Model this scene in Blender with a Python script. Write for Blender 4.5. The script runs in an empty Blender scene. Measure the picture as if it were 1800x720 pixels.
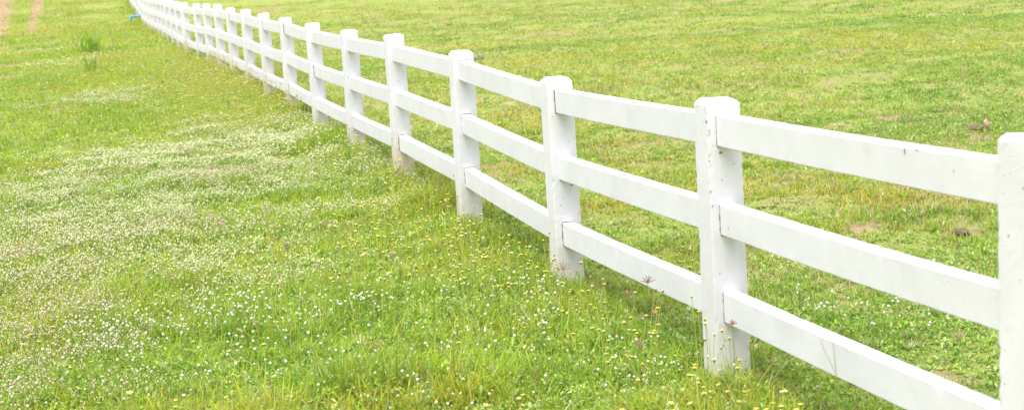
import bpy, math, random
import numpy as np
from mathutils import Vector
random.seed(7); rng = np.random.default_rng(11)
R = math.radians
scene = bpy.context.scene; COL = scene.collection

# ---------------------------------------------------------------- camera
W0, H0, FPX = 1800, 720, 2800.0
PITCH, ROLL = 0.15236, -0.06194
CAMZ = 1.775
fw = np.array([0, math.cos(PITCH), -math.sin(PITCH)])
up0 = np.array([0, math.sin(PITCH), math.cos(PITCH)]); rt0 = np.array([1., 0, 0])
rt = rt0*math.cos(ROLL) + up0*math.sin(ROLL); up = -rt0*math.sin(ROLL) + up0*math.cos(ROLL)
cd = bpy.data.cameras.new('camera'); cam = bpy.data.objects.new('camera', cd); COL.objects.link(cam)
from mathutils import Matrix
cam.matrix_world = Matrix(((rt[0], up[0], -fw[0], 0), (rt[1], up[1], -fw[1], 0), (rt[2], up[2], -fw[2], CAMZ), (0, 0, 0, 1)))
cd.sensor_fit = 'HORIZONTAL'; cd.sensor_width = 36; cd.lens = 36*FPX/W0
cd.clip_end = 3000; cd.clip_start = .05
cd.dof.use_dof = True; cd.dof.focus_distance = 8.6; cd.dof.aperture_fstop = 5.0
scene.camera = cam

# ---------------------------------------------------------------- noise helpers
_T = np.random.default_rng(3).random((256, 256))
def vnoise(x, y, s=1.0, seed=0):
    x = np.asarray(x, float)/s + 17.3*seed + 500; y = np.asarray(y, float)/s + 31.7*seed + 500
    xi = np.floor(x).astype(int); yi = np.floor(y).astype(int); fx = x-xi; fy = y-yi
    fx = fx*fx*fx*(fx*(fx*6-15)+10); fy = fy*fy*fy*(fy*(fy*6-15)+10)
    a = _T[xi & 255, yi & 255]; b = _T[(xi+1) & 255, yi & 255]; c = _T[xi & 255, (yi+1) & 255]; d = _T[(xi+1) & 255, (yi+1) & 255]
    return (a*(1-fx)+b*fx)*(1-fy) + (c*(1-fx)+d*fx)*fy
def fbm(x, y, s=1.0, seed=0, o=3):
    r = 0; a = 1; t = 0
    for k in range(o):
        ca, sa = math.cos(.7*k+.3), math.sin(.7*k+.3)
        r = r + a*vnoise(x*ca-y*sa, x*sa+y*ca, s/2**k, seed+k*5); t += a; a *= .55
    return r/t
def sst(v, a, b):
    t = np.clip((np.asarray(v, float)-a)/(b-a), 0, 1); return t*t*(3-2*t)

# ---------------------------------------------------------------- terrain
GY = [-400, 0, 9, 13, 17, 20, 25, 36, 45, 54, 58, 62, 68, 100, 140, 400, 1200]
GZ = [-.1, 0, 0.0, .07, .08, .15, .21, .16, .23, .22, .33, .60, .82, 3.6, 5.5, 12, 30]
PHI = 0.2581; D1 = np.array([-math.sin(PHI), math.cos(PHI)]); N1 = np.array([math.cos(PHI), math.sin(PHI)])
P1 = np.array([0.8477, 6.4028]); SP = 2.2209
def fdist(x, y):            # signed distance from the fence line (+ = the field on the right)
    return (x-P1[0])*N1[0] + (y-P1[1])*N1[1]
def ground(x, y):
    x = np.asarray(x, float); y = np.asarray(y, float)
    z = np.interp(y, GY, GZ)
    s = fdist(x, y); right = sst(s, .2, 1.5)
    far = 1 + 1.2*sst(y, 25, 60)
    un = (fbm(x*.6, y*1.0, 1.5, 2, 3)-.5)*.20*far*(.35+.65*right) + (fbm(x, y, .45, 6, 2)-.5)*.045
    un = un*(.25+.75*sst(np.abs(s), .1, .8)) * sst(300-np.abs(y), 0, 100)
    return z + un
def ray(px, py):
    d = fw*FPX + rt*(px-W0/2) - up*(py-H0/2); return d/d[1]
def at(px, py, lift=0.0):   # ground point seen at a photo position
    d = ray(px, py); ys = np.concatenate([np.linspace(3, 40, 1500), np.linspace(40.05, 300, 2500)])
    zr = CAMZ + d[2]*ys; g = ground(d[0]*ys, ys) + lift
    k = int(np.argmax(zr < g)); return np.array([d[0]*ys[k], ys[k], float(ground(d[0]*ys[k], ys[k]))])
def patch(px, py, hx, hy, w=1.0):
    c = at(px, py); a = at(px, py-hy); b = at(px, py+hy)
    return (c[0], (a[1]+b[1])/2, hx*c[1]/FPX, max(abs(a[1]-b[1])/2, .05), w)
def field(x, y, plist, jit=.5, sc=.35, seed=40, soft=.5):
    r = np.zeros(np.shape(x)); n = (fbm(x, y, sc, seed, 3)-.5)*2*jit
    for (cx, cy, rx, ry, w) in plist:
        q = np.sqrt(((x-cx)/rx)**2 + ((y-cy)/ry)**2)
        r = np.maximum(r, w*sst(1.25-q+n, .25-soft/2, .25+soft/2))
    return r
DIRT = [patch(*a) for a in [
    (1565, 205, 32, 7, 1), (1730, 243, 34, 6, .85), (1520, 400, 40, 9, .9), (1690, 409, 40, 7, .8), 
    (36, 82, 30, 6, 1.2), (6, 120, 18, 7, 1.3), (14, 137, 30, 5, 1.2), (60, 154, 16, 4, .9), (88, 198, 20, 5, .8), (135, 140, 22, 3.5, .9),
    (8, 350, 9, 5, .7), (20, 448, 45, 28, .8), (100, 600, 90, 20, .35), (885, 290, 45, 5, .6), (1105, 385, 30, 7, .6), (1280, 3, 30, 2.5, .6), (480, 18, 18, 2.5, .8), (1175, 65, 26, 4, .6), (1460, 560, 40, 10, .4), (1330, 330, 60, 8, .4), (1180, 250, 80, 8, .5), (950, 230, 50, 8, .6), (1620, 300, 80, 10, .5), (700, 115, 40, 5, .6), (1300, 110, 60, 5, .5), (980, 60, 50, 4, .6), (1500, 90, 60, 5, .5), (640, 40, 40, 3, .6),
    (1400, 355, 60, 14, .5), (840, 102, 18, 3, .6), (1500, 240, 40, 6, .5), (1640, 70, 40, 6, .35), (1030, 265, 40, 6, .4), (1380, 170, 40, 5, .35), (60, 250, 14, 4, .6), (5, 228, 10, 4, .8), (1760, 90, 40, 8, .35)]]
PALE = [patch(*a) for a in [
    (420, 262, 130, 30, 1), (240, 300, 170, 34, .9), (100, 345, 140, 34, .85), (330, 350, 210, 40, .85), (110, 420, 150, 44, .9), (230, 470, 150, 40, .75), (60, 530, 150, 44, .75), (400, 500, 160, 40, .35),
    (70, 600, 170, 60, 1), (120, 690, 200, 30, .45), (420, 440, 120, 30, .45), (180, 620, 140, 34, .9), (330, 560, 90, 24, .5), (360, 420, 140, 28, .5), (500, 330, 80, 30, .6), (180, 175, 90, 12, .35), (90, 90, 40, 6, .25), (420, 225, 90, 14, .5), (560, 380, 100, 26, .3), (110, 112, 60, 7, .25), (640, 320, 110, 30, .4), (240, 400, 130, 30, .8), (560, 290, 80, 20, .6)]]
YELL = [patch(*a) for a in [
    (400, 168, 110, 34, 1), (470, 210, 90, 30, 1), (640, 300, 80, 34, .7), (740, 350, 80, 40, .6), (350, 130, 60, 16, .5), (800, 480, 190, 60, .75), (980, 560, 190, 50, .8), (1180, 560, 110, 40, .9), (1120, 640, 120, 50, .6), (640, 450, 90, 50, .4), (450, 600, 180, 60, .12), (270, 110, 60, 22, .3)]]
GLOB = [patch(*a) for a in [
    (600, 560, 260, 40, .5), (760, 660, 420, 60, .55), (1130, 670, 130, 60, 1), (1250, 640, 80, 60, .7), (330, 640, 260, 70, .55), (200, 690, 180, 40, .7), (900, 560, 160, 40, .5), (1560, 560, 120, 50, .3), (430, 560, 150, 40, .5), (750, 175, 50, 12, .6), (950, 130, 50, 8, .4), (1420, 660, 200, 60, .2), (870, 160, 30, 10, .4)]]

# ---------------------------------------------------------------- materials
def mat(name):
    m = bpy.data.materials.new(name); m.use_nodes = True; nt = m.node_tree
    b = nt.nodes['Principled BSDF']; return m, nt, b
def nd(nt, t, **k):
    n = nt.nodes.new(t)
    for a, v in k.items():
        if a in n.inputs: n.inputs[a].default_value = v
        else: setattr(n, a, v)
    return n
def ramp(nt, src, stops):
    r = nt.nodes.new('ShaderNodeValToRGB'); e = r.color_ramp.elements
    while len(e) < len(stops): e.new(.5)
    for q, (p, c) in zip(e, stops): q.position = p; q.color = (c, c, c, 1) if isinstance(c, (int, float)) else (*c, 1)
    nt.links.new(src, r.inputs[0]); return r.outputs[0]
def mixc(nt, fac, a, b):
    m = nt.nodes.new('ShaderNodeMix'); m.data_type = 'RGBA'
    for s, v in ((m.inputs[0], fac), (m.inputs[6], a), (m.inputs[7], b)):
        if isinstance(v, (int, float)): s.default_value = v
        elif isinstance(v, tuple): s.default_value = (*v, 1)
        else: nt.links.new(v, s)
    return m.outputs[2]
def mth(nt, op, a, b=None, clamp=False):
    m = nt.nodes.new('ShaderNodeMath'); m.operation = op; m.use_clamp = clamp
    for s, v in ((m.inputs[0], a), (m.inputs[1], b)):
        if v is None: continue
        if isinstance(v, (int, float)): s.default_value = v
        else: nt.links.new(v, s)
    return m.outputs[0]
def noise(nt, vec, scale, detail=4, rough=.55, w=None):
    n = nt.nodes.new('ShaderNodeTexNoise'); n.inputs['Scale'].default_value = scale; n.inputs['Detail'].default_value = detail; n.inputs['Roughness'].default_value = rough
    nt.links.new(vec, n.inputs['Vector']); return n.outputs[0]

def leaf_mat(name, trans=.35, rough=.45, spec=.3):
    m, nt, b = mat(name)
    at_ = nt.nodes.new('ShaderNodeAttribute'); at_.attribute_name = 'Col'
    nt.links.new(at_.outputs['Color'], b.inputs['Base Color']); b.inputs['Roughness'].default_value = rough
    b.inputs['Specular IOR Level'].default_value = spec
    tr = nt.nodes.new('ShaderNodeBsdfTranslucent'); nt.links.new(at_.outputs['Color'], tr.inputs[0])
    mx = nt.nodes.new('ShaderNodeMixShader'); mx.inputs[0].default_value = trans
    out = nt.nodes['Material Output']
    nt.links.new(b.outputs[0], mx.inputs[1]); nt.links.new(tr.outputs[0], mx.inputs[2]); nt.links.new(mx.outputs[0], out.inputs[0])
    return m
M_GRASS = leaf_mat('grass_blades', .48, .5, .22)
M_LEAF = leaf_mat('weed_leaves', .3, .45, .3)
M_FLOWER = leaf_mat('flower_parts', .25, .7, .15)

def ground_mat():
    m, nt, b = mat('turf_soil')
    g = nt.nodes.new('ShaderNodeNewGeometry').outputs['Position']
    a = nt.nodes.new('ShaderNodeAttribute'); a.attribute_name = 'dirt'
    n1 = noise(nt, g, 60, 6, .7); n2 = noise(nt, g, 9, 5, .6); n3 = noise(nt, g, 1.3, 4, .6)
    thatch = ramp(nt, n1, [(.3, (.15, .19, .04)), (.52, (.27, .34, .07)), (.7, (.42, .44, .16))])
    thatch2 = ramp(nt, n1, [(.3, (.20, .19, .06)), (.6, (.44, .40, .17))])
    turf = mixc(nt, ramp(nt, n3, [(.4, 0), (.65, .6)]), thatch, thatch2)
    soil = ramp(nt, n2, [(.3, (.21, .12, .075)), (.5, (.38, .235, .155)), (.72, (.52, .37, .27))])
    gr = ramp(nt, n1, [(.35, (.22, .13, .07)), (.65, (.55, .42, .29))])
    soil = mixc(nt, .45, soil, gr)
    c = mixc(nt, a.outputs['Fac'], turf, soil)
    nt.links.new(c, b.inputs['Base Color']); b.inputs['Roughness'].default_value = .95; b.inputs['Specular IOR Level'].default_value = .1
    bp = nt.nodes.new('ShaderNodeBump'); bp.inputs['Strength'].default_value = .8; bp.inputs['Distance'].default_value = .02
    nt.links.new(n1, bp.inputs['Height']); nt.links.new(bp.outputs[0], b.inputs['Normal'])
    return m

def paint_mat(name, post):
    m, nt, b = mat(name)
    tc = nt.nodes.new('ShaderNodeTexCoord').outputs['Object']
    oi = nt.nodes.new('ShaderNodeObjectInfo')
    add = nt.nodes.new('ShaderNodeVectorMath'); add.operation = 'ADD'
    sc = nt.nodes.new('ShaderNodeVectorMath'); sc.operation = 'SCALE'; sc.inputs[0].default_value = (13, 7, 3)
    nt.links.new(oi.outputs['Random'], sc.inputs[3]); nt.links.new(tc, add.inputs[0]); nt.links.new(sc.outputs[0], add.inputs[1])
    v = add.outputs[0]
    big = noise(nt, v, 3.5, 5, .6); med = noise(nt, v, 16, 5, .65); fine = noise(nt, v, 140, 4, .7); grit = noise(nt, v, 420, 2, .6)
    base = mixc(nt, ramp(nt, big, [(.38, 0), (.68, 1)]), (.775, .76, .80), (.715, .70, .74))
    base = mixc(nt, ramp(nt, med, [(.55, 0), (.8, .5)]), base, (.68, .67, .645))
    # pits: small voids in the cast concrete
    vo = nt.nodes.new('ShaderNodeTexVoronoi'); vo.inputs['Scale'].default_value = 62 if post else 48; vo.inputs['Randomness'].default_value = 1
    nt.links.new(v, vo.inputs['Vector'])
    sep = nt.nodes.new('ShaderNodeSeparateColor'); nt.links.new(vo.outputs['Color'], sep.inputs[0])
    rad = mth(nt, 'MULTIPLY', ramp(nt, sep.outputs[0], [(.84 if post else .95, 0), (1, 1)]), .34 if post else .2)
    pit = mth(nt, 'LESS_THAN', vo.outputs['Distance'], rad)
    gate = ramp(nt, noise(nt, v, 5, 3, .6), [(.44, 0), (.56, 1)])
    pit = mth(nt, 'MULTIPLY', pit, gate)
    base = mixc(nt, mth(nt, 'MULTIPLY', pit, .85), base, (.34, .31, .26))
    # vertical faint streaks of weathering
    mp = nt.nodes.new('ShaderNodeMapping'); mp.inputs['Scale'].default_value = (30, 30, 2.0) if post else (26, 26, 3)
    nt.links.new(v, mp.inputs[0]); st = noise(nt, mp.outputs[0], 1, 4, .6)
    base = mixc(nt, ramp(nt, st, [(.60, 0), (.85, .25)]), base, (.62, .61, .575))
    if post:
        xyz = nt.nodes.new('ShaderNodeSeparateXYZ'); nt.links.new(tc, xyz.inputs[0])
        hz = mth(nt, 'ADD', xyz.outputs[2], mth(nt, 'MULTIPLY', mth(nt, 'SUBTRACT', med, .5), .5))
        sepc = nt.nodes.new('ShaderNodeSeparateColor'); nt.links.new(oi.outputs['Color'], sepc.inputs[0])
        lo = mth(nt, 'MULTIPLY', ramp(nt, mth(nt, 'DIVIDE', hz, .45), [(.05, 1), (.35, .55), (1, 0)]), sepc.outputs[0])
        base = mixc(nt, lo, base, (.66, .54, .35))
        sp = mth(nt, 'MULTIPLY', ramp(nt, fine, [(.52, 0), (.66, 1)]), mth(nt, 'MULTIPLY', lo, 1.3), True)
        base = mixc(nt, sp, base, (.42, .28, .15))
    nt.links.new(base, b.inputs['Base Color']); b.inputs['Roughness'].default_value = .62; b.inputs['Specular IOR Level'].default_value = .3
    h = mth(nt, 'ADD', mth(nt, 'MULTIPLY', fine, 1.0), mth(nt, 'MULTIPLY', grit, .4))
    h = mth(nt, 'ADD', h, mth(nt, 'MULTIPLY', med, .35)); h = mth(nt, 'SUBTRACT', h, mth(nt, 'MULTIPLY', pit, 1.0))
    bp = nt.nodes.new('ShaderNodeBump'); bp.inputs['Strength'].default_value = .38 if post else .3; bp.inputs['Distance'].default_value = .003
    nt.links.new(h, bp.inputs['Height']); nt.links.new(bp.outputs[0], b.inputs['Normal'])
    return m
def plain(name, c1, c2, scale=30, rough=.7, bump=.3, dist=.004):
    m, nt, b = mat(name); tc = nt.nodes.new('ShaderNodeTexCoord').outputs['Object']
    n = noise(nt, tc, scale, 5, .65)
    nt.links.new(ramp(nt, n, [(.35, c1), (.65, c2)]), b.inputs['Base Color']); b.inputs['Roughness'].default_value = rough
    bp = nt.nodes.new('ShaderNodeBump'); bp.inputs['Strength'].default_value = bump; bp.inputs['Distance'].default_value = dist
    nt.links.new(n, bp.inputs['Height']); nt.links.new(bp.outputs[0], b.inputs['Normal']); return m
M_POST = paint_mat('painted_concrete_post', True); M_RAIL = paint_mat('painted_concrete_rail', False)
M_JOINT = plain('dirty_mortar_joint', (.10, .075, .045), (.34, .28, .20), 120, .95)
M_SOIL = ground_mat()

# ---------------------------------------------------------------- mesh helpers
def mesh_np(name, V, F, mats, col=None, mi=None, smooth=False, k=3):
    me = bpy.data.meshes.new(name); V = np.ascontiguousarray(V, np.float32).reshape(-1, 3); F = np.ascontiguousarray(F, np.int32).reshape(-1, k)
    me.vertices.add(len(V)); me.vertices.foreach_set('co', V.ravel())
    me.loops.add(F.size); me.loops.foreach_set('vertex_index', F.ravel())
    me.polygons.add(len(F)); me.polygons.foreach_set('loop_start', np.arange(0, F.size, k, dtype=np.int32))
    if mi is not None: me.polygons.foreach_set('material_index', np.asarray(mi, np.int32))
    for m in (mats if isinstance(mats, (list, tuple)) else [mats]): me.materials.append(m)
    if col is not None:
        c = me.color_attributes.new('Col', 'FLOAT_COLOR', 'POINT'); a = np.ones((len(V), 4), np.float32); a[:, :3] = col; c.data.foreach_set('color', a.ravel())
    me.update(calc_edges=True)
    me.polygons.foreach_set('use_smooth', np.full(len(F), smooth)); return me
def link(name, me, parent=None, loc=None):
    o = bpy.data.objects.new(name, me); COL.objects.link(o)
    if parent: o.parent = parent
    if loc is not None: o.location = loc
    return o
def tag(o, label, cat, group=None, kind=None):
    o['label'] = label; o['category'] = cat
    if group: o['group'] = group
    if kind: o['kind'] = kind
    return o

# ---------------------------------------------------------------- ground sheet
def build_ground():
    ys = [-400, -120, -40, -12, -4, -1, .5, 1.5, 2.5]; y = 3.2
    while y < 60: ys.append(y); y += max(.03, y*.007)
    while y < 1200: ys.append(y); y *= 1.05
    ys.append(1250); ys = np.array(ys)
    u = np.linspace(-1, 1, 260); t = np.array([.002, .008, .03, .1, .3, 1.0])
    X = []; 
    for yy in ys:
        w = max(3., .40*max(yy, 0)+3); w = min(w, 900)
        X.append(np.concatenate([-(w+(1500-w)*t[::-1]), u*w, w+(1500-w)*t]))
    X = np.array(X); Y = np.repeat(ys[:, None], X.shape[1], 1); Z = ground(X, Y)
    V = np.stack([X, Y, Z], -1).reshape(-1, 3); nr, nc = X.shape
    i = np.arange(nr*nc).reshape(nr, nc)
    F = np.stack([i[:-1, :-1], i[:-1, 1:], i[1:, 1:], i[1:, :-1]], -1).reshape(-1, 4)
    me = mesh_np('ground', V, F, M_SOIL, k=4, smooth=True)
    a = me.attributes.new('dirt', 'FLOAT', 'POINT'); a.data.foreach_set('value', dirtmask(V[:, 0], V[:, 1]).astype(np.float32))
    o = link('ground', me); o['kind'] = 'structure'
def rut(x, y, line):
    n = (fbm(x, y, .6, 43, 3)-.5)*1.6; r = np.zeros(np.shape(x))
    for (a, b) in zip(line[:-1], line[1:]):
        p, q = np.array(a[:2]), np.array(b[:2]); v = q-p; t = np.clip(((x-p[0])*v[0]+(y-p[1])*v[1])/(v@v), 0, 1)
        dd = np.hypot(x-p[0]-t*v[0], y-p[1]-t*v[1]); w = a[2]+(b[2]-a[2])*t; r = np.maximum(r, sst(1.2-dd/np.maximum(w, .01)+n, 0, .5)*(w > .02))
    return r
def rutline(pts):
    o = [(*at(px, py)[:2], 0) for (px, py, h) in pts]; return [(a[0], a[1], h*a[1]/FPX) for a, (px, py, h) in zip(o, pts)]
RUTS = [rutline([(-10, 95, 8), (-7, 70, 12), (-3, 45, 14), (3, 20, 15), (6, 2, 14), (8, -12, 14)]), rutline([(57, 60, 6), (58, 46, 11), (60, 34, 11), (63, 24, 8), (66, 10, 8), (69, -12, 7)])]
def dirtmask(x, y):
    d = field(x, y, DIRT, .55, .3, 41)
    for l in RUTS: d = np.maximum(d, rut(x, y, l))
    s = fdist(x, y)
    n = sst(fbm(x, y, .28, 55, 3), .60, .78)*.6*sst(s, 0, 1)*sst(60-y, 0, 20)      # thin spots of the grazed field
    n2 = sst(fbm(x, y, .5, 56, 3), .70, .8)*.5
    return np.clip(np.maximum(d, np.maximum(n, n2)), 0, 1)
build_ground()

# ---------------------------------------------------------------- grass
def sample(y0, y1, rho, margin=1.2):
    a = .36; area = a*(y1*y1-y0*y0) + 2*margin*(y1-y0); n = int(area*rho)
    # inverse-cdf for width growing with depth
    t = rng.random(n); A = a; B = 2*margin; c0 = A*y0*y0+B*y0
    y = (-B+np.sqrt(B*B+4*A*(c0+t*area)))/(2*A)
    x = (rng.random(n)*2-1)*(a*y+margin); return x, y
GREENS = np.array([(.340, .455, .035), (.415, .510, .042), (.285, .430, .036), (.485, .540, .070), (.230, .370, .045)])
STRAW = np.array([(.62, .54, .28), (.50, .40, .20), (.42, .25, .13), (.68, .62, .40)])
def blade_colour(x, y, n):
    g = GREENS[rng.integers(0, len(GREENS), n)]*1.07
    # patchy species: yellower and bluer swathes
    q = fbm(x, y, 1.6, 21, 3); q2 = fbm(x, y, .35, 24, 2)
    s = fdist(x, y)
    yel = sst(q, .47, .68)[:, None]; blu = sst(q, .48, .32)[:, None]
    g = g*(1+yel*np.array([.25, .04, .2])) * (1-blu*np.array([.12, .02, 0]))
    g = g*(.82+.36*q2[:, None])
    q3 = fbm(x*.55, y, 2.2, 27, 3); rf = sst(s, 0, 1)[:, None]
    g = g*(1+rf*(sst(q3, .52, .64)[:, None]*np.array([-.38, -.14, -.1]) + sst(q3, .46, .36)[:, None]*np.array([.18, .02, .25])))
    sf = np.where(s > 0, .18, .06) + .22*sst(q2, .55, .75)*np.where(s > 0, 1, .4) + .10*sst(y, 25, 60) + .22*sst(fbm(x*.6, y, 1.1, 29, 3), .56, .68)*(s > 0)
    dry = rng.random(n) < sf
    st = STRAW[rng.integers(0, len(STRAW), n)]
    g = np.where(dry[:, None], st, g)
    return g*(.85+.3*rng.random((n, 1)))
def height_at(x, y):
    s = fdist(x, y)
    h = np.where(s > 0, .026, .046 - .012*sst(y, 10, 18))*np.where((s < -.3) & (y < 9), 1.15, 1)
    v = fbm(x, y, .55, 31, 3); h = h*np.where(s > 0, .35+1.1*sst(v, .25, .75), .5+1.0*v)*(1+np.where(s > 0, .45, .9)*sst(fbm(x, y, .9, 33, 2), .56, .72))
    h = h*(1+.55*np.exp(-((s-.08)/.22)**2)+.8*np.exp(-((s+.22)/.2)**2))
    return h
def blades(x, y, L, wd, seg, lean_max=1.1, colf=None):
    n = len(x); z = ground(x, y) - .004
    az = rng.random(n)*2*math.pi; lean = lean_max*np.sqrt(rng.random(n)); bend = .3+.9*rng.random(n)
    dx, dy = np.cos(az), np.sin(az)
    wa = az + math.pi/2 + (rng.random(n)-.5)*1.2; wx, wy = np.cos(wa), np.sin(wa)
    rows = []; px, py, pz = x.copy(), y.copy(), z.copy()
    ang = lean*.55
    prof = {1: [1.0, 0], 2: [.8, .85, 0], 3: [.75, 1, .7, 0]}[seg]
    for j in range(seg+1):
        hw = wd*prof[j]/2
        if j < seg: rows += [np.stack([px-wx*hw, py-wy*hw, pz], -1), np.stack([px+wx*hw, py+wy*hw, pz], -1)]
        else: rows.append(np.stack([px, py, pz], -1))
        st = L/seg; px = px+dx*np.sin(ang)*st; py = py+dy*np.sin(ang)*st; pz = pz+np.cos(ang)*st
        ang = np.minimum(ang + bend*lean*.9/seg*1.4, 2.0)
    V = np.stack(rows, 1); nv = 2*seg+1; b = (np.arange(n)*nv)[:, None]
    T = []
    for j in range(seg-1):
        k = 2*j; T += [(k, k+1, k+3), (k, k+3, k+2)]
    k = 2*(seg-1); T.append((k, k+1, k+2))
    F = (b[:, :, None]+np.array(T)[None]).reshape(-1, 3)
    c = blade_colour(x, y, n) if colf is None else colf(x, y, n)
    C = np.repeat(c[:, None, :], nv, 1)
    C[:, :2] = C[:, :2]*.7 + np.array([.42, .44, .16])*.3       # pale sheath at the foot of each blade
    return V.reshape(-1, 3), F, C.reshape(-1, 3)
class Acc:
    def __init__(s): s.V = []; s.F = []; s.C = []; s.n = 0
    def add(s, V, F, C): s.V.append(V.astype(np.float32)); s.F.append((F+s.n).astype(np.int32)); s.C.append(C.astype(np.float32)); s.n += len(V)
    def mesh(s, name, m): return mesh_np(name, np.concatenate(s.V), np.concatenate(s.F), m, np.concatenate(s.C))
def keep_mask(x, y, lo=.25):
    d = dirtmask(x, y); cl = fbm(x, y, .16, 35, 2)
    p = (1-.88*d**1.3)*(lo+(1-lo)*sst(cl, .32, .55)); return rng.random(len(x)) < p
Q = 1.0
G = Acc()
for (y0, y1, rho, wd, seg, per, spread) in [(4.6, 9, 1050, .0050, 3, 9, .028), (9, 16, 700, .0066, 2, 8, .035), (16, 30, 330, .0095, 2, 7, .045), (30, 50, 120, .017, 2, 6, .08), (50, 82, 55, .028, 1, 6, .13)]:
    cx, cy = sample(y0, y1, rho*Q)
    k = keep_mask(cx, cy); cx, cy = cx[k], cy[k]
    hc = height_at(cx, cy)*(.75+.5*rng.random(len(cx)))
    x = np.repeat(cx, per)+rng.normal(0, spread, len(cx)*per); y = np.repeat(cy, per)+rng.normal(0, spread, len(cx)*per)
    h = np.repeat(hc, per)*(.6+.9*rng.random(len(x)))
    fs = 1+.35*sst(y, 25, 60)
    G.add(*blades(x, y, h*1.25*fs, wd*(.6+.8*rng.random(len(x))), seg, 1.55))
tag(link('grass', G.mesh('grass', M_GRASS)), 'yellow green pasture grass covering the ground on both sides of the white fence', 'grass', kind='stuff')
del G

# ---------------------------------------------------------------- generic leaf / head instancing
def inst(pv, pf, pc, pos, yaw, tilt, scale, tint=None):
    n = len(pos); pv = np.asarray(pv, float); m = len(pv)
    cy_, sy = np.cos(yaw)[:, None], np.sin(yaw)[:, None]; ct, st_ = np.cos(tilt)[:, None], np.sin(tilt)[:, None]
    S = scale if np.ndim(scale) == 2 else np.repeat(np.asarray(scale)[:, None], 3, 1)
    X = pv[None, :, 0]*S[:, 0:1]; Y = pv[None, :, 1]*S[:, 1:2]; Z = pv[None, :, 2]*S[:, 2:3]
    X2 = X*ct + Z*st_; Z2 = -X*st_ + Z*ct
    V = np.stack([X2*cy_-Y*sy, X2*sy+Y*cy_, Z2], -1) + np.asarray(pos)[:, None, :]
    F = (np.arange(n)*m)[:, None, None] + np.asarray(pf)[None]
    C = np.repeat(np.asarray(pc, float)[None], n, 0) if np.ndim(pc) == 2 else np.repeat(tint[:, None, :], m, 1)
    if tint is not None and np.ndim(pc) == 2: C = C*tint[:, None, :]
    return V.reshape(-1, 3), F.reshape(-1, 3), C.reshape(-1, 3)
LEAF_V = [(0, 0, 0), (.35, -.24, .05), (.72, -.19, .02), (1, 0, -.10), (.72, .19, .02), (.35, .24, .05), (.35, 0, -.02), (.72, 0, -.05)]
LEAF_F = [(0, 1, 6), (0, 6, 5), (1, 2, 7), (1, 7, 6), (2, 3, 7), (6, 7, 4), (6, 4, 5), (7, 3, 4)]

Wd = Acc()
LEAFG = np.array([(.240, .400, .035), (.310, .460, .050), (.340, .450, .120), (.170, .330, .050), (.440, .520, .190)])  # last, palest tone paints the highlight speckle into some leaves' colour
for (y0, y1, rho, per, sz) in [(4.6, 9, 620, 8, .022), (9, 16, 380, 7, .026), (16, 30, 110, 6, .034), (30, 50, 24, 4, .055)]:
    cx, cy = sample(y0, y1, rho*Q); s = fdist(cx, cy)
    p = sst(fbm(cx, cy, .6, 61, 3), .40, .66)*np.where(s > 0, .85, 1.0)*(1-.9*dirtmask(cx, cy)) + .42*(1-.8*dirtmask(cx, cy))
    p = np.maximum(p, .8*np.exp(-(s/.3)**2))
    k = rng.random(len(cx)) < p; cx, cy = cx[k], cy[k]; n = len(cx)*per
    yaw = rng.random(n)*2*math.pi; r = .02*np.sqrt(rng.random(n))*sz/.024
    x = np.repeat(cx, per)+np.cos(yaw)*r; y = np.repeat(cy, per)+np.sin(yaw)*r
    z = ground(x, y) + np.repeat(height_at(cx, cy)*(.35+.8*rng.random(len(cx))), per)*(.4+.8*rng.random(n))
    base = LEAFG[rng.integers(0, 5, len(cx))]*(.8+.4*rng.random((len(cx), 1)))
    tint = np.repeat(base, per, 0)*(.85+.3*rng.random((n, 1)))
    sc = sz*(.55+.8*rng.random(n)); S = np.stack([sc, sc*(.45+.75*rng.random(n)), sc], -1)
    Wd.add(*inst(LEAF_V, LEAF_F, 0, np.stack([x, y, z], -1), yaw, rng.normal(-.15, .6, n), S, tint))
tag(link('broadleaf_weeds', Wd.mesh('broadleaf_weeds', M_LEAF)), 'small green broadleaf weeds and clover growing low among the grass', 'weeds', kind='stuff')
del Wd

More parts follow.
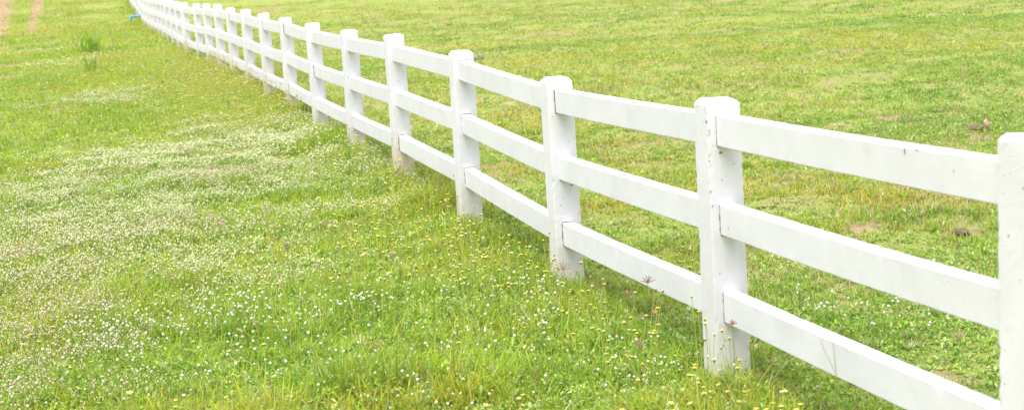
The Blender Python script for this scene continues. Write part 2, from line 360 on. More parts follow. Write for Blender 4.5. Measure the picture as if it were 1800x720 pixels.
# pale seed-head weed carpet
def lathe(prof, n=6):
    V = []; F = []
    for (r, z) in prof:
        for k in range(n):
            a = 2*math.pi*k/n; V.append((r*math.cos(a), r*math.sin(a), z))
    for j in range(len(prof)-1):
        for k in range(n):
            a = j*n+k; b = j*n+(k+1) % n; F += [(a, b, b+n), (a, b+n, a+n)]
    return np.array(V), F
HV, HF = lathe([(.15, -.55), (.9, -.3), (1, .25), (.65, .85), (.05, 1.15)], 6)
STV, STF = lathe([(.5, -1), (.4, 0)], 3)
Pl = Acc()
for (y0, y1, rho, hs) in [(4.6, 9, 1500, .0046), (9, 14, 1500, .0055), (14, 24, 900, .0075), (24, 50, 150, .013)]:
    x, y = sample(y0, y1, rho*Q)
    p = field(x, y, PALE, 1.0, .5, 44, 1.1)*(.35+.9*sst(fbm(x, y, .3, 47, 2), .35, .6)) + .012*(fdist(x, y) < 0)
    k = rng.random(len(x)) < p; x, y = x[k], y[k]; n = len(x)
    hh = height_at(x, y)*(.75+.45*rng.random(n)) + .012+.028*rng.random(n)
    z = ground(x, y)+hh
    tan = sst(fbm(x, y, .8, 48, 2) + .45*sst(9.5-y, 0, 2.0)*(x < 0), .5, .85)[:, None]
    c = (1-tan)*np.array([.72, .73, .42]) + tan*np.array([.74, .62, .46]); c = c*(.75+.4*rng.random((n, 1)))
    S = hs*(.65+.6*rng.random(n)); S3 = np.stack([S, S, S*1.25], -1)
    Pl.add(*inst(HV, HF, 0, np.stack([x, y, z], -1), rng.random(n)*6.28, rng.normal(0, .4, n), S3, c))
    Pl.add(*inst(STV, STF, 0, np.stack([x, y, z], -1), rng.random(n)*6.28, np.zeros(n), np.stack([hs*.35+0*S, hs*.35+0*S, hh], -1), np.tile([.42, .48, .16], (n, 1))))
    # its narrow grey green leaves
    per = 4; m = n*per; yaw = rng.random(m)*6.28
    xl = np.repeat(x, per)+rng.normal(0, .015, m); yl = np.repeat(y, per)+rng.normal(0, .015, m)
    zl = ground(xl, yl)+np.repeat(hh, per)*(.35+.6*rng.random(m)); sc = hs*3.6*(.6+.7*rng.random(m))
    cl = np.array([.48, .56, .24])*(.7+.6*rng.random((m, 1)))
    Pl.add(*inst(LEAF_V, LEAF_F, 0, np.stack([xl, yl, zl], -1), yaw, rng.normal(-.3, .5, m), np.stack([sc, sc*.6, sc], -1), cl))
tag(link('pale_seed_weeds', Pl.mesh('pale_seed_weeds', M_FLOWER)), 'carpet of cream white seed heads of low weeds in the grass left of the fence', 'weeds', kind='stuff')
del Pl

# ---------------------------------------------------------------- flowers (nearest ones as things, the rest as stuff)
def stem_pts(h, lean, az):
    return [np.array([math.cos(az)*lean*t*t, math.sin(az)*lean*t*t, h*t]) for t in (0, .35, .7, 1)]
def tube(pts, r, n=4):
    V = []; F = []
    for p in pts:
        for k in range(n): a = 2*math.pi*k/n; V.append((p[0]+r*math.cos(a), p[1]+r*math.sin(a), p[2]))
    for j in range(len(pts)-1):
        for k in range(n):
            a = j*n+k; b = j*n+(k+1) % n; F += [(a, b, b+n), (a, b+n, a+n)]
    return np.array(V), F
def yellow_head(r, old):
    V, F = lathe([(.25*r, -1.1*r), (.62*r, -.7*r), (.60*r, -.05*r)], 8); C = [(.30, .34, .10) if not old else (.42, .32, .18)]*len(V)
    V2, F2 = lathe([(.60*r, -.04*r), (.74*r, .1*r), (.55*r, .42*r), (.03*r, .55*r)], 8)
    F += [tuple(i+len(V) for i in f) for f in F2]; C += [((.90, .74, .06) if not old else (.74, .62, .46))]*len(V2); V = np.vstack([V, V2])
    if not old:
        for k in range(5):
            a = 2*math.pi*(k+.3)/5; b = len(V); ca, sa = math.cos(a), math.sin(a)
            P = [(.6*r*ca-.2*r*sa, .6*r*sa+.2*r*ca, .12*r), (.6*r*ca+.2*r*sa, .6*r*sa-.2*r*ca, .12*r), (1.15*r*ca+.28*r*sa, 1.15*r*sa-.28*r*ca, .22*r), (1.25*r*ca, 1.25*r*sa, .2*r), (1.15*r*ca-.28*r*sa, 1.15*r*sa+.28*r*ca, .22*r)]
            V = np.vstack([V, P]); F += [(b, b+1, b+2), (b, b+2, b+3), (b, b+3, b+4)]; C += [(.80, .76, .52)]*5
    return V, F, C
def globe_head(r):
    r *= .92
    V, F = lathe([(.3*r, -.8*r), (.85*r, -.5*r), (1.0*r, .05*r), (.78*r, .6*r), (.35*r, .92*r), (.02*r, 1.0*r)], 8)
    rg = np.random.default_rng(int(r*1e6)); V = V*(1+.10*rg.normal(size=(len(V), 1))); return V, F, [(.74, .75, .60)]*len(V)
SPEC = []
def protos(kind):
    out = []
    for k in range(6):
        az = k*1.1; 
        if kind == 'yellow': h, lean, r = .13+.03*k, .015+.01*(k % 3), .0078+.0006*(k % 3)
        else: h, lean, r = .075+.014*k, .012+.006*(k % 3), .0062+.0006*(k % 3)
        pts = stem_pts(h, lean, az); SV, SF = tube(pts, .0013 if kind == 'yellow' else .0012)
        SC = [(.54, .62, .14) if kind == 'yellow' else (.32, .44, .10)]*len(SV)
        if kind == 'yellow': HV_, HF_, HC = yellow_head(r, k == 5)
        else:
            HV_, HF_, HC = globe_head(r)
            for q in range(4):                      # stem leaves
                t = .25+.18*q; a = q*2.4; b = len(SV); p = np.array([math.cos(az)*lean*t*t, math.sin(az)*lean*t*t, h*t]); L = np.array(LEAF_V)*.02
                lv = np.stack([L[:, 0]*math.cos(a)-L[:, 1]*math.sin(a), L[:, 0]*math.sin(a)+L[:, 1]*math.cos(a), L[:, 2]+L[:, 0]*.3], -1)+p
                SV = np.vstack([SV, lv]); SF = SF+[tuple(i+b for i in f) for f in LEAF_F]; SC = SC+[(.26, .42, .09)]*8
        HV_ = HV_+pts[-1]
        out.append(dict(sv=SV, sf=SF, sc=SC, hv=HV_, hf=HF_, hc=HC,
                        sm=mesh_np('stem', SV, SF, M_FLOWER, SC), hm=mesh_np('flower_head', HV_, HF_, M_FLOWER, HC, smooth=(kind != 'yellow'))))
    return out
def scatter_flowers(kind, plist, zones, forced, labels):
    name, label, cat, group, sname, slabel = labels
    pr = protos(kind); X = []; Y = []
    for (y0, y1, rho) in zones:
        x, y = sample(y0, y1, rho); p = field(x, y, plist, .7, .5, 70 if kind == 'yellow' else 75)*(.25+1.1*sst(fbm(x, y, .35, 77, 2), .4, .65))
        p = p + (.05 if kind == 'yellow' else .03)*(fdist(x, y) < .1)
        if kind == 'yellow': p = np.maximum(p, .35*np.exp(-((fdist(x, y)+.35)/.35)**2)*(y < 12))
        p = p*(1-.8*dirtmask(x, y)); k = rng.random(len(x)) < p; X.append(x[k]); Y.append(y[k])
    X = np.concatenate(X); Y = np.concatenate(Y); S = fdist(X, Y)
    k = np.abs(S) > .11; X, Y = X[k], Y[k]
    o = np.argsort(Y); X, Y = X[o], Y[o]
    # visible ones first
    d = np.stack([X, Y, ground(X, Y)+.08-CAMZ], -1); den = d@fw; u = 900+FPX*(d@rt)/den; v = 360-FPX*(d@up)/den
    vis = (u > 0) & (u < 1800) & (v > 0) & (v < 735)
    near = np.where(vis)[0][:300-len(forced)]; rest = np.setdiff1d(np.arange(len(X)), near)
    src = {}
    def place(x, y, z, i, yaw, sc):
        if i not in src:
            o = bpy.data.objects.new(name, None); o.empty_display_size = .02; COL.objects.link(o); tag(o, label, cat, group)
            ch = [link('stem', pr[i]['sm'], o), link('flower_head', pr[i]['hm'], o)]; src[i] = (o, ch)
        else:
            s, cs = src[i]; o = s.copy(); COL.objects.link(o)
            for c in cs:
                d_ = c.copy(); COL.objects.link(d_); d_.parent = o
        o.location = (x, y, z); o.rotation_euler = (0, 0, yaw); o.scale = sc
        return o
    for j in near:
        i = int(rng.integers(0, 6)); s = .6+.55*rng.random(); place(X[j], Y[j], float(ground(X[j], Y[j])) - (.02+.03*rng.random())*(kind == 'white'), i, rng.random()*6.28, (s, s, s))
    for (hx, hy, dep) in forced:
        d_ = ray(hx, hy); p = np.array([0, 0, CAMZ])+d_*dep; g = float(ground(p[0], p[1])); i = int(rng.integers(0, 6))
        h = pr[i]['hv'][:, 2].mean(); top = pr[i]['hv'][:, :2].mean(0); k_ = max((p[2]-g)/h, .5); o = place(p[0]-top[0], p[1]-top[1], g, i, 0, (1, 1, k_))
        for c in [c for c in COL.objects if c.parent == o and c.name.startswith('flower_head')]: c.scale.z = .85/k_; c.scale.x = c.scale.y = .85; c.location = (top[0]*.15, top[1]*.15, h-.85*h/k_)
    A = Acc()
    for i in range(6):
        m = rest[rng.integers(0, 6, len(rest)) == i]; q = pr[i]; x, y = X[m], Y[m]; n = len(m)
        if n == 0: continue
        fs = 1+.15*sst(y, 12, 30)
        sc = (.85+.35*rng.random(n)); hs = sc*fs
        pos = np.stack([x, y, ground(x, y)], -1); yaw = rng.random(n)*6.28
        A.add(*inst(q['sv'], q['sf'], q['sc'], pos, yaw, np.zeros(n), sc))
        top = q['hv'].mean(0); cy_, sy = np.cos(yaw), np.sin(yaw)
        hp = pos+np.stack([(top[0]*cy_-top[1]*sy)*sc, (top[0]*sy+top[1]*cy_)*sc, top[2]*sc], -1)
        A.add(*inst(q['hv']-top, q['hf'], q['hc'], hp, yaw, rng.normal(0, .3, n), hs))
    tag(link(sname, A.mesh(sname, M_FLOWER)), slabel, 'wildflowers', kind='stuff')
    print(kind, 'individual', len(near)+len(forced), 'rest', len(rest))
Yf = [(1216, 520, 6.0), (1239, 560, 6.1), (1240, 568, 6.0), (1282, 593, 6.0), (1319, 599, 6.1), (1269, 580, 6.15), (1256, 587, 6.1), (1228, 547, 6.1),
      (966, 408, 8.1), (974, 447, 8.2), (976, 454, 8.1), (970, 461, 8.2), (1300, 632, 5.9), (797, 307, 10.3), (805, 344, 10.3), (833, 364, 10.3), (689, 243, 12.4), (725, 265, 12.4)]
scatter_flowers('yellow', YELL, [(4.6, 9, 200), (9, 16, 120), (16, 34, 320)], Yf,
    ('yellow_wildflower', 'small yellow daisy flower on a thin bare stalk in the foreground grass beside the fence', 'flower', 'yellow daisies in the foreground grass', 'distant_yellow_wildflowers', 'yellow wildflower speckles farther back in the grass along the fence'))
scatter_flowers('white', GLOB, [(4.6, 9, 250), (9, 16, 100), (16, 30, 40)], [(1245, 625, 5.9), (1290, 640, 5.8)],
    ('white_globe_flower', 'tiny round white globe flower on a short leafy stem low in the foreground grass', 'flower', 'white globe flowers in the foreground grass', 'distant_white_wildflowers', 'white wildflower dots farther back in the pasture grass'))

# ---------------------------------------------------------------- fence
WP = .147; ZTR = {0: -.627, 1: -.662, 2: -.697, 3: -.640, 4: -.6175, 5: -.6217, 6: -.6192, 7: -.5878, 8: -.591, 9: -.568, 10: -.558, 11: -.545, 12: -.548, 13: -.5767, 14: -.5937}
ZB = {0: 0.0, 1: .02, 2: .01, 3: -.01, 4: .09, 5: .10, 6: .10, 7: .20, 8: .22, 9: .27, 10: .22, 11: .14, 12: .12, 13: .11, 14: .15}
HT = {0: .08, 1: .062, 2: .063, 3: .061, 4: .086, 5: .066, 6: .08, 7: .068, 8: .085, 9: .085, 10: .071}
CV = .000616
def ppos(i):
    s = i-1 if i < 14 else (13.42 if i == 14 else 13.68+(i-15))       # one long bay, then a pair of posts where two runs meet
    o = SP*CV*.5*min(s, 13.5)**2; c = P1+D1*SP*s-N1*o; return c, PHI+CV*min(s, 13.5)*.5
NP = 34
prs = np.random.default_rng(5)
info = {}
for i in range(-1, NP):
    c, ph = ppos(i); g = float(np.interp(c[1], GY, GZ))
    zt = CAMZ+ZTR[i] if i in ZTR else (CAMZ-.61 if i < 0 else g+1.02)
    if i > 14: zt = g + 1.02
    info[i] = dict(c=c, ph=ph, g=g, zt=zt)
for k in range(3):          # even out the junction of measured and extrapolated posts
    for i in (15, 16, 17): info[i]['zt'] = .5*info[i]['zt']+.25*(info[i-1]['zt']+info[i+1]['zt'])
for i in info: info[i]['top'] = info[i]['zt']+HT.get(i, .075+.02*prs.random()); info[i]['lean'] = prs.normal(0, .006)

def nz(x, y, z, s, seed): return (vnoise(x+z*.73, y+z*1.13, s, seed)-.5)*2
def post_mesh(i, d):
    base = d['g']-.3; H = d['top']-base; hw = WP/2; m = 9; near = i < 6
    # cross-section ring with small bevels
    t = np.concatenate([[-1, -.93], np.linspace(-.8, .8, m-4), [.93, 1]])[:-1]
    ring = []
    for q in range(4):
        a = q*math.pi/2
        for s in t:
            e = abs(s); inset = .035*max(0, (e-.9)/.1) if e > .9 else 0
            x, y = 1-inset, s*(1-0.0)
            ring.append((x*math.cos(a)-y*math.sin(a), x*math.sin(a)+y*math.cos(a)))
    ring = np.array(ring); n = len(ring)
    ch = .013+.013*prs.random(); nr = 70 if near else 14
    zs = np.concatenate([np.linspace(0, H-ch, nr), [H-ch*.5, H-.001, H]]); V = []
    for j, z in enumerate(zs):
        tp = 1.03-.05*z/H
        k = 1.0
        if j == len(zs)-3: k = 1-.5*ch/hw*.9
        if j == len(zs)-2: k = 1-ch/hw
        if j == len(zs)-1: k = .55*(1-ch/hw)
        P = ring*hw*tp*k; V.append(np.column_stack([P, np.full(n, z)]))
    V = np.concatenate(V)
    edge = np.minimum(np.abs(V[:, 0]), np.abs(V[:, 1]))/hw > .86; topm = V[:, 2] > H-ch*1.4
    amp = .0003+.0007*edge+.0026*topm
    sd = 100+i*3
    V[:, 0] += amp*nz(V[:, 0], V[:, 1], V[:, 2], .02, sd); V[:, 1] += amp*nz(V[:, 1]+9, V[:, 0], V[:, 2], .02, sd+1); V[:, 2] += amp*topm*nz(V[:, 0], V[:, 1]+5, V[:, 2], .025, sd+2)
    # chips along the arris
    chip = edge*sst(nz(V[:, 0], V[:, 1], V[:, 2], .03, sd+7), .5, .85)*.003
    V[:, :2] *= (1-chip/hw)[:, None]
    F = []
    for j in range(len(zs)-1):
        for k in range(n):
            a = j*n+k; b = j*n+(k+1) % n; F.append((a, b, b+n, a+n))
    cen = len(V); V = np.vstack([V, [(0, 0, H)]]); j = (len(zs)-1)*n
    T = []
    for f in F: T += [(f[0], f[1], f[2]), (f[0], f[2], f[3])]
    for k in range(n): T.append((j+k, j+(k+1) % n, cen))
    return V, T, H
RH, RT0, RT1 = .126, -.0354, .030      # rail height, faces either side of the post centre
def joint(V, T, mi, zc, i, k):
    # worn mortar gap round the socket of a rail on the near face (local -Y), slightly proud of the post
    hw = WP/2*1.012+.0012; rg = np.random.default_rng(900+i*7+k)
    pts = [(RT0, zc-RH), (RT0, zc), (RT1, zc)]; pb = [(RT1, zc-RH), (RT0, zc-RH)]
    wl, wt, wb = rg.random(3)
    sp = {(2, 2): (.5, .9, 1), (3, 1): (.9, .6, .3), (4, 2): (1, .8, .1), (1, 1): (.6, 0, .7), (1, 0): (.25, 0, .6), (3, 0): (.7, .2, .5), (2, 0): (.7, 0, .6), (7, 0): (1, .2, .6)}
    wl, wt, wb = sp.get((i, k), (wl*.7 if wl > .4 else 0, wt*.5 if wt > .7 else 0, wb*.8+.1))
    def strip(a, b, nrm, w, seed):
        nonlocal V, T, mi
        if w < .1: return
        n = 22; b0 = len(V); A = np.array(a); B = np.array(b); P = []
        for q in range(n+1):
            t = q/n; c = A+(B-A)*t; e = (.0015+.0055*w*max(0, float(vnoise(q*.9, seed, 2.2, seed))-.28)*1.7)
            if q in (0, n): e = .0004
            P += [(c[0]-nrm[0]*.003, -hw, c[1]-nrm[1]*.003), (c[0]+nrm[0]*e, -hw, c[1]+nrm[1]*e)]
        V = np.vstack([V, P])
        for q in range(n):
            s = b0+2*q; T += [(s, s+1, s+3), (s, s+3, s+2)]; mi += [1, 1]
    strip(pts[0], pts[1], (-1, 0), wl, i*5+k+1); strip(pts[1], pts[2], (0, 1), wt, i*5+k+2); strip(pb[0], pb[1], (0, -1), wb, i*5+k+3)
    return V, T, mi
fence = bpy.data.objects.new('white_fence', None); COL.objects.link(fence)
fence.location = (info[1]['c'][0], info[1]['c'][1], info[1]['g'])
tag(fence, 'long white painted concrete fence of square posts and three rails running through the grass', 'fence')
fl = np.array(fence.location)
STAIN = {0: .1, 1: .3, 2: .42, 3: .5, 4: 1.25, 5: .6, 6: .5, 7: 1.0, 8: .8}
PL = {4: 'post with a yellow brown stained foot', 2: 'post with an open dirty joint above its lowest rail', 1: 'tall post with pitted face and chipped top edges'}
for i in range(-1, NP):
    d = info[i]; V, T, H = post_mesh(i, d); mi = [0]*len(T); base = d['g']-.3
    for k in range(3):
        if -1 <= i < 16: V, T, mi = joint(V, T, mi, d['zt']-base-.36*k, i, k)
    V = np.array(V); V[:, 2] -= .3
    me = mesh_np('post', V, T, [M_POST, M_JOINT], mi=mi)
    o = link('post', me, fence, Vector((d['c'][0]-fl[0], d['c'][1]-fl[1], base+.3-fl[2]))); o.rotation_euler = (d['lean'], d['lean']*.6, d['ph'])
    s = STAIN.get(i, .5+.4*prs.random()); o.color = (s, s, s, 1)
    if i in PL: o['label'] = PL[i]
def rail_mesh(L, seed, near):
    n = 60 if near else 10; bev = .004
    sec = []
    hh = RH; t0, t1 = RT0, RT1
    for (x, z, dx, dz) in [(t0, -hh, 1, 1), (t1, -hh, -1, 1), (t1, 0, -1, -1), (t0, 0, 1, -1)]:
        if (dx, dz) in ((1, 1), (-1, -1)): sec += [(x, z+dz*bev), (x+dx*bev, z)]
        else: sec += [(x+dx*bev, z), (x, z+dz*bev)]
    # extra points on the long faces
    S = []
    for k in range(8):
        a = np.array(sec[k]); b = np.array(sec[(k+1) % 8]); S.append(a)
        if np.linalg.norm(b-a) > .03:
            m = 4
            for q in range(1, m): S.append(a+(b-a)*q/m)
    S = np.array(S); ns = len(S); V = []
    for j in range(n+1):
        V.append(np.column_stack([S[:, 0], np.full(ns, L*j/n), S[:, 1]]))
    V = np.concatenate(V)
    sag = -.004*np.sin(np.pi*V[:, 1]/L); V[:, 2] += sag
    ed = ((np.abs(V[:, 2]-sag) < bev*1.3) | (np.abs(V[:, 2]-sag+hh) < bev*1.3))
    am = .0002+.0006*ed
    V[:, 0] += am*nz(V[:, 0], V[:, 1], V[:, 2], .05, seed); V[:, 2] += am*nz(V[:, 1], V[:, 0], V[:, 2], .045, seed+2)
    V[:, 0] += .0010*(vnoise(V[:, 1], V[:, 1]*0, .7, seed+4)-.5); V[:, 2] += .0015*(vnoise(V[:, 1], V[:, 1]*0, .6, seed+5)-.5)
    V[:, 2] -= ed*(V[:, 2] > -.02)*sst(nz(V[:, 1], V[:, 0], V[:, 2], .03, seed+9), .6, .9)*.002
    T = []
    for j in range(n):
        for k in range(ns):
            a = j*ns+k; b = j*ns+(k+1) % ns; T += [(a, a+ns, b+ns), (a, b+ns, b)]
    return V, T
for i in range(0, NP):
    a, b = info[i], info[i-1]       # from post i towards the camera to post i-1
    for k in range(3):
        pa = np.array([*a['c'], a['zt']-.36*k]); pb = np.array([*b['c'], b['zt']-.36*k]); v = pb-pa; Lh = math.hypot(v[0], v[1]); L = np.linalg.norm(v)
        u = v/L; emb = WP/2-.012; L2 = L-2*emb
        V, T = rail_mesh(L2, 300+i*4+k, i < 7)
        # local frame: x = across (field side +), y = along, z = up
        V[:, 0] *= 1
        p0 = pa+u*emb
        # +x must face the field (N1); walking towards the camera, the field is on the left, so mirror x
        V[:, 0] = -V[:, 0]; T = [(t[0], t[2], t[1]) for t in T]
        me = mesh_np('rail', V, T, M_RAIL)
        o = link('rail', me, fence, Vector(p0-fl)); yaw = math.atan2(-v[0], v[1]); o.rotation_euler = (math.asin(v[2]/L), 0, yaw)

# paint chips and open voids in the nearest posts and rails
M_CHIP = plain('bare_concrete_chip', (.13, .10, .07), (.36, .31, .25), 300, .95)
def chip(px, py, i, face, w, h, seed):
    d = info[i]; ph = d['ph']; D = np.array([-math.sin(ph), math.cos(ph), 0]); N = np.array([math.cos(ph), math.sin(ph), 0]); hw = WP/2
    c = np.array([*d['c'], 0.])
    if face == 'near': q, n = c-D*hw*1.0, -D
    elif face == 'side': q, n = c-N*hw*1.0, -N
    else:                                           # front of the rail running from this post towards the camera
        b = np.array([*info[i-1]['c'], 0.]); t = (b-c)/np.linalg.norm(b-c); n = np.array([t[1], -t[0], 0]); n = n if n[0] < 0 else -n; q = c+n*abs(RT0)
    dr = ray(px, py); o = np.array([0, 0, CAMZ]); p = o+dr*(((q-o)@n)/(dr@n))+n*.0022
    e = np.cross((0, 0, 1), n); rg = np.random.default_rng(seed); m = 11; V = [(0, 0, 0)]
    for k in range(m): a = 2*math.pi*k/m; rr = .6+.7*rg.random(); V.append(e*math.cos(a)*w*rr+np.array([0, 0, 1])*math.sin(a)*h*rr)
    link('paint_chip', mesh_np('paint_chip', V, [(0, 1+k, 1+(k+1) % m) for k in range(m)], M_CHIP), fence, Vector(p-fl))
for a in [(1241, 214, 1, 'near', .0035, .009), (1246, 229, 1, 'near', .003, .004), (1246, 283, 1, 'near', .003, .007), (1249, 337, 1, 'near', .003, .006), (1252, 362, 1, 'near', .0025, .006), (1278, 174, 1, 'near', .005, .0025),
          (1290, 288, 1, 'near', .003, .002), (1267, 268, 1, 'near', .009, .004), (1591, 266, 1, 'rail', .0035, .010), (1612, 263, 1, 'rail', .012, .002), (1677, 300, 1, 'rail', .003, .003), (1285, 374, 1, 'rail', .003, .004),
          (1281, 401, 1, 'rail', .0025, .005), (1463, 395, 1, 'rail', .003, .003), (983, 141, 2, 'near', .006, .003), (990, 201, 2, 'near', .004, .004), (1005, 325, 2, 'near', .006, .005), (958, 152, 2, 'side', .003, .003),
          (1428, 640, 1, 'rail', .003, .006), (1271, 607, 1, 'near', .003, .004), (1283, 616, 1, 'near', .003, .003), (1000, 249, 2, 'near', .003, .002), (817, 150, 3, 'near', .004, .003), (1265, 480, 1, 'near', .0025, .003)]:
    chip(*a, int(a[0]))

# ---------------------------------------------------------------- single things in the grass
def skin_col(name, V, F, C, m, parent=None, smooth=False): return link(name, mesh_np(name, V, F, m, C, smooth=smooth), parent)
# blue pipe with elbow and red cap
M_BLUE = plain('blue_pvc', (.05, .36, .62), (.09, .46, .72), 8, .35, .05); M_RED = plain('red_plastic', (.6, .09, .05), (.7, .13, .07), 20, .5, .1)
def tube3(path, r, n=14, cap=True):
    path = [np.array(p, float) for p in path]; V = []; F = []
    for j, p in enumerate(path):
        tdir = path[min(j+1, len(path)-1)]-path[max(j-1, 0)]; tdir /= np.linalg.norm(tdir)
        a = np.cross(tdir, (0, 1, .01)); a /= np.linalg.norm(a); b = np.cross(tdir, a); rr = r[j] if hasattr(r, '__len__') else r
        for k in range(n): q = 2*math.pi*k/n; V.append(p+rr*(a*math.cos(q)+b*math.sin(q)))
    for j in range(len(path)-1):
        for k in range(n):
            a = j*n+k; b = j*n+(k+1) % n; F += [(a, b, b+n), (a, b+n, a+n)]
    if cap:
        V += [path[0], path[-1]]; c0 = len(V)-2
        for k in range(n): F += [(c0, (k+1) % n, k), (c0+1, (len(path)-1)*n+k, (len(path)-1)*n+(k+1) % n)]
    return np.array(V), F
pb = at(231, 41); sc = pb[1]/FPX
pipe = bpy.data.objects.new('blue_pipe', None); COL.objects.link(pipe); pipe.location = pb
tag(pipe, 'bright blue plastic water pipe with an elbow lying in the grass beside the far fence', 'pipe')
r = 1.9*sc; hz = 10.5*sc
link('straight_pipe', mesh_np('straight_pipe', *tube3([(2.5*sc, 0, hz), (10*sc, 0, hz+.3*sc), (19*sc, .0, hz+.9*sc)], r), M_BLUE, smooth=True), pipe)
link('elbow', mesh_np('elbow', *tube3([(-.3*sc, 0, -.05), (-.3*sc, 0, hz*.62), (0, 0, hz*.86), (.9*sc, 0, hz*.98), (3.6*sc, 0, hz)], r*1.16), M_BLUE, smooth=True), pipe)
link('red_cap', mesh_np('red_cap', *tube3([(9*sc, 0, hz+r*.8), (9*sc, 0, hz+r*1.7)], [r*.6, r*.5]), M_RED), pipe)

# tall grass tufts
def tuft(px, py, h, n, spread, label, wd):
    p = at(px, py); x = rng.normal(0, spread, n); y = rng.normal(0, spread*.6, n)
    L = h*(.45+.65*rng.random(n))
    V, F, C = blades(x+p[0], y+p[1], L, wd*(.6+.8*rng.random(n)), 3, .85, lambda a, b, m: np.where(rng.random((m, 1)) < .15, np.array([.60, .52, .26]), np.array([.27, .47, .04]))*(.75+.5*rng.random((m, 1))))
    V = V-p; o = skin_col('weed_tuft', V, F, C, M_GRASS); o.location = p; tag(o, label, 'grass tuft')
tuft(158, 92, .62, 60, .18, 'large tall tuft of bright green grass standing alone on the left, near the track', .032)
tuft(160, 129, .42, 40, .09, 'small bright green grass tuft just below the large tuft', .022)
tuft(515, 206, .22, 260, .14, 'darker bushy grass tuft at the foot of the seventh post', .014)

# finger grass seed heads
def seed_head(px, py, dep, size, hl, label, style, col=(.50, .33, .24), group=None):
    d_ = ray(px, py); p = np.array([0, 0, CAMZ])+d_*dep; g = float(ground(p[0], p[1]))
    o = bpy.data.objects.new('dry_seed_head', None); COL.objects.link(o); o.location = (p[0]-hl, p[1], g); tag(o, label, 'seed head', group)
    h = p[2]-g; V, F = tube([np.array([hl*t*t, 0, h*t]) for t in (0, .4, .75, 1)], .0012, 4); skin_col('stem', V, F, [(.30, .34, .10)]*len(V), M_FLOWER, o)
    VV = []; FF = []; b = 0
    rg = np.random.default_rng(px)
    for k in range(style):
        a = (k-(style-1)/2)*(.5 if style < 8 else .16)+rg.normal(0, .08); dz = math.cos(a)*size; dx = math.sin(a)*size; dy = rg.normal(0, .35)*size
        c = np.array([hl, 0, h])
        dz += size*.1; pts = [c, c+np.array([dx*.4, dy*.4, dz*.5]), c+np.array([dx*.8, dy*.8, dz*.85]), c+np.array([dx*1.1, dy, dz*.95])]
        v, f = tube3(pts, [.0012, .0022, .002, .0005], 4, False); VV.append(v); FF += [tuple(i+b for i in q) for q in f]; b += len(v)
    skin_col('spikes', np.vstack(VV), FF, [col]*b, M_FLOWER, o)
seed_head(990, 474, 8.25, .045, -.02, 'brown finger shaped grass seed head in front of the foot of the third near post', 7)
seed_head(1139, 497, 6.9, .034, .02, 'small dark brown spread seed head in front of the lowest rail', 6, (.36, .22, .16))
seed_head(1101, 522, 7.0, .030, .01, 'fluffy tan grass seed head below the lowest rail, left of the small brown one', 9, (.50, .36, .24))
seed_head(1288, 570, 6.1, .018, .0, 'little brown seed head against the near post under its lowest rail', 6, (.38, .24, .16))
seed_head(1125, 612, 6.3, .04, .01, 'reddish fluffy seed head low in the foreground grass below the small brown one', 9, (.56, .40, .30))
seed_head(690, 455, 7.9, .035, -.01, 'pale brown seed head in the middle of the foreground grass', 9, (.56, .44, .30))
seed_head(505, 440, 8.6, .045, .0, 'upright pinkish brown seed head in the grass on the left', 8, (.55, .40, .30))
seed_head(330, 275, 15.0, .07, .01, 'pinkish brown seed head poking out of the pale weed carpet', 8, (.45, .28, .22))
seed_head(1688, 600, 6.0, .035, .01, 'tan seed head in the field between the two near posts', 9, (.52, .40, .24))
seed_head(850, 445, 8.4, .03, -.01, 'yellowish branching seed head standing left of the third near post', 9, (.58, .52, .20))

for (hx_, hy_, sz_) in [(318, 262, .9), (372, 296, 1), (398, 270, .8), (345, 308, 1), (291, 316, .7), (182, 352, .8), (236, 300, .7), (425, 330, 1), (468, 372, 1), (388, 392, 1.1), (372, 380, .9), (560, 262, .8), (480, 400, 1), (292, 356, .8), (575, 395, .9), (440, 262, .7)]:
    q_ = at(hx_, hy_+14); seed_head(hx_, hy_, q_[1], .045*sz_, .01, 'small pinkish brown seed head standing in the pale weed carpet left of the fence', 7, (.56, .40, .30), 'pinkish seed heads in the pale weed carpet')

# crossing grass culms in front of the lowest near rail
cr = bpy.data.objects.new('crossing_stalks', None); COL.objects.link(cr)
d_ = ray(1470, 625); pc = np.array([0, 0, CAMZ])+d_*5.35; g = float(ground(pc[0], pc[1])); cr.location = (pc[0], pc[1], g)
tag(cr, 'thin pale grass stalks crossing in front of the lowest rail between the near posts', 'grass stalks')
hh = pc[2]-g
for (bx, tx, tz) in [(-.03, .03, .03), (.05, -.05, .05), (.01, -.01, .06), (-.01, .09, -.005)]:
    V, F = tube([np.array([bx+(tx-bx)*t*t, .01*t, (hh+tz)*t]) for t in (0, .35, .7, 1)], .0009, 4); skin_col('stalk', V, F, [(.42, .46, .16)]*len(V), M_FLOWER, cr)

# dry leaf, stone, dung
def lump(name, px, py, r3, m, label, cat, seed, n=14, sink=.3):
    p = at(px, py); V = []; F = []
    for j in range(n+1):
        th = math.pi*j/n
        for k in range(2*n):
            a = math.pi*k/n; V.append((math.sin(th)*math.cos(a), math.sin(th)*math.sin(a), math.cos(th)))
    V = np.array(V); rr = 1+.35*(fbm(V[:, 0]+V[:, 2]*1.7, V[:, 1]-V[:, 2], .7, seed, 3)-.5)*2; V = V*rr[:, None]*np.array(r3)
    for j in range(n):
        for k in range(2*n):
            a = j*2*n+k; b = j*2*n+(k+1) % (2*n); F += [(a, a+2*n, b+2*n), (a, b+2*n, b)]
    o = link(name, mesh_np(name, V, F, m, smooth=True)); o.location = (p[0], p[1], p[2]+r3[2]*(1-sink)); tag(o, label, cat); return o
M_STONE = plain('tan_stone', (.36, .24, .14), (.52, .38, .24), 40, .9, .5, .01); M_DUNG = plain('dark_dung', (.09, .06, .04), (.27, .19, .13), 60, .95, 1, .02)
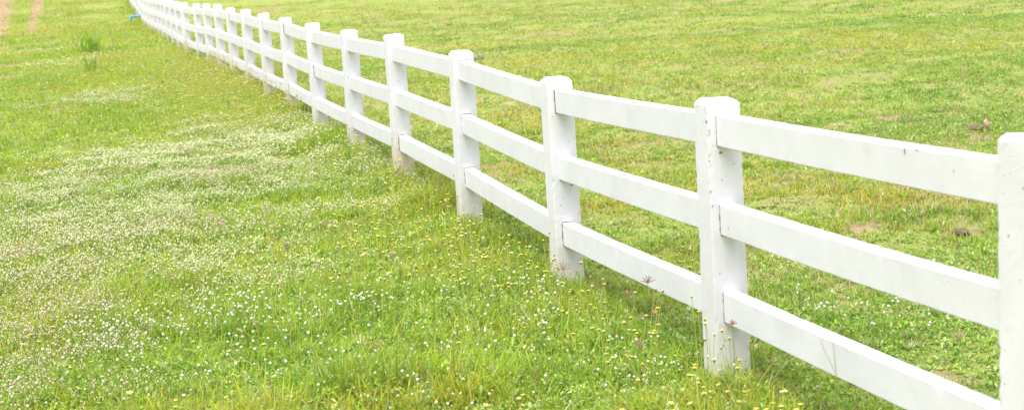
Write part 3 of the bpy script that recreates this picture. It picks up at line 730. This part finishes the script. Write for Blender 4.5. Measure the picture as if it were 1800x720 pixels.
lump('tan_stone', 1734, 232, (.026, .024, .055), M_STONE, 'upright tan stone in the field behind the nearest post', 'stone', 3, sink=0)
lump('dung_pile', 1712, 230, (.08, .10, .028), M_DUNG, 'dark clod of dung beside the upright tan stone', 'dung', 5)
lump('dung_pile', 1690, 412, (.05, .07, .02), M_DUNG, 'dark brown clod on bare soil seen between the top and middle near rails', 'dung', 8)
lump('dung_pile', 840, 106, (.10, .14, .03), M_DUNG, 'small dark clod in the field just right of the fourth near post top', 'dung', 9)
lump('dung_pile', 1545, 232, (.04, .06, .02), M_DUNG, 'tiny dark clod below the bare patch above the top near rail', 'dung', 12)
M_DRY = leaf_mat('dry_leaf', .3, .7, .2)
def dry_leaf(px, py, dep, s, label, yaw):
    d_ = ray(px, py); p = np.array([0, 0, CAMZ])+d_*dep; out = []; n = 9; V = []; F = []
    for j in range(n+1):
        t = j/n; w = .42*math.sin(math.pi*min(t*1.02, 1))**.8*(1+.15*math.sin(9*t)); z = .25*math.sin(t*2.6)
        for q in (-1, -.5, 0, .5, 1): V.append((t-.5, w*q, z+.22*q*q+.04*math.sin(q*7+t*5)))
    for j in range(n):
        for q in range(4): a = j*5+q; F += [(a, a+1, a+6), (a, a+6, a+5)]
    V = np.array(V)*s; o = skin_col('dry_leaf', V, F, [(.50, .24, .11)]*len(V), M_DRY, smooth=True); o.location = p; o.rotation_euler = (.5, -.3, yaw); tag(o, label, 'leaf')
dry_leaf(1152, 549, 6.85, .032, 'curled orange brown dry leaf caught in the grass below the lowest rail', .6)
p_ = at(385, 300); 
for (lx, ly, sz, yw, lb) in [(862, 455, .04, 1.5, 'small rust coloured dry leaf in the grass left of the third near post')]:
    q_ = at(lx, ly, .03); dry_leaf(lx, ly, q_[1]-.02, sz, lb, yw)

# ---------------------------------------------------------------- light
w = bpy.data.worlds.new('World'); scene.world = w; w.use_nodes = True; nt = w.node_tree
bg = nt.nodes['Background']; sky = nt.nodes.new('ShaderNodeTexSky'); sky.sky_type = 'NISHITA'; sky.sun_disc = False
EL, AZ = R(71), R(212)       # azimuth measured clockwise from +Y
sky.sun_elevation = EL; sky.sun_rotation = AZ; sky.air_density = 1.0; sky.dust_density = 3.0; sky.ozone_density = 1.0
hs = nt.nodes.new('ShaderNodeHueSaturation'); hs.inputs['Saturation'].default_value = .42
nt.links.new(sky.outputs[0], hs.inputs['Color']); nt.links.new(hs.outputs[0], bg.inputs[0]); bg.inputs[1].default_value = .12
sl = bpy.data.lights.new('sun', 'SUN'); sl.energy = 2.2; sl.angle = R(58); sl.color = (1, .98, .95)
so = bpy.data.objects.new('sun', sl); COL.objects.link(so)
dv = Vector((math.sin(AZ)*math.cos(EL), math.cos(AZ)*math.cos(EL), math.sin(EL)))
so.rotation_euler = dv.to_track_quat('Z', 'Y').to_euler(); so.location = (0, -5, 20)
vs = scene.view_settings; vs.view_transform = 'Standard'; vs.look = 'None'; vs.gamma = 1; vs.use_curve_mapping = False; vs.exposure = 1.06
scene.render.engine = 'CYCLES'; scene.cycles.max_bounces = 8; scene.cycles.transmission_bounces = 4; scene.cycles.diffuse_bounces = 4
scene.render.film_transparent = False
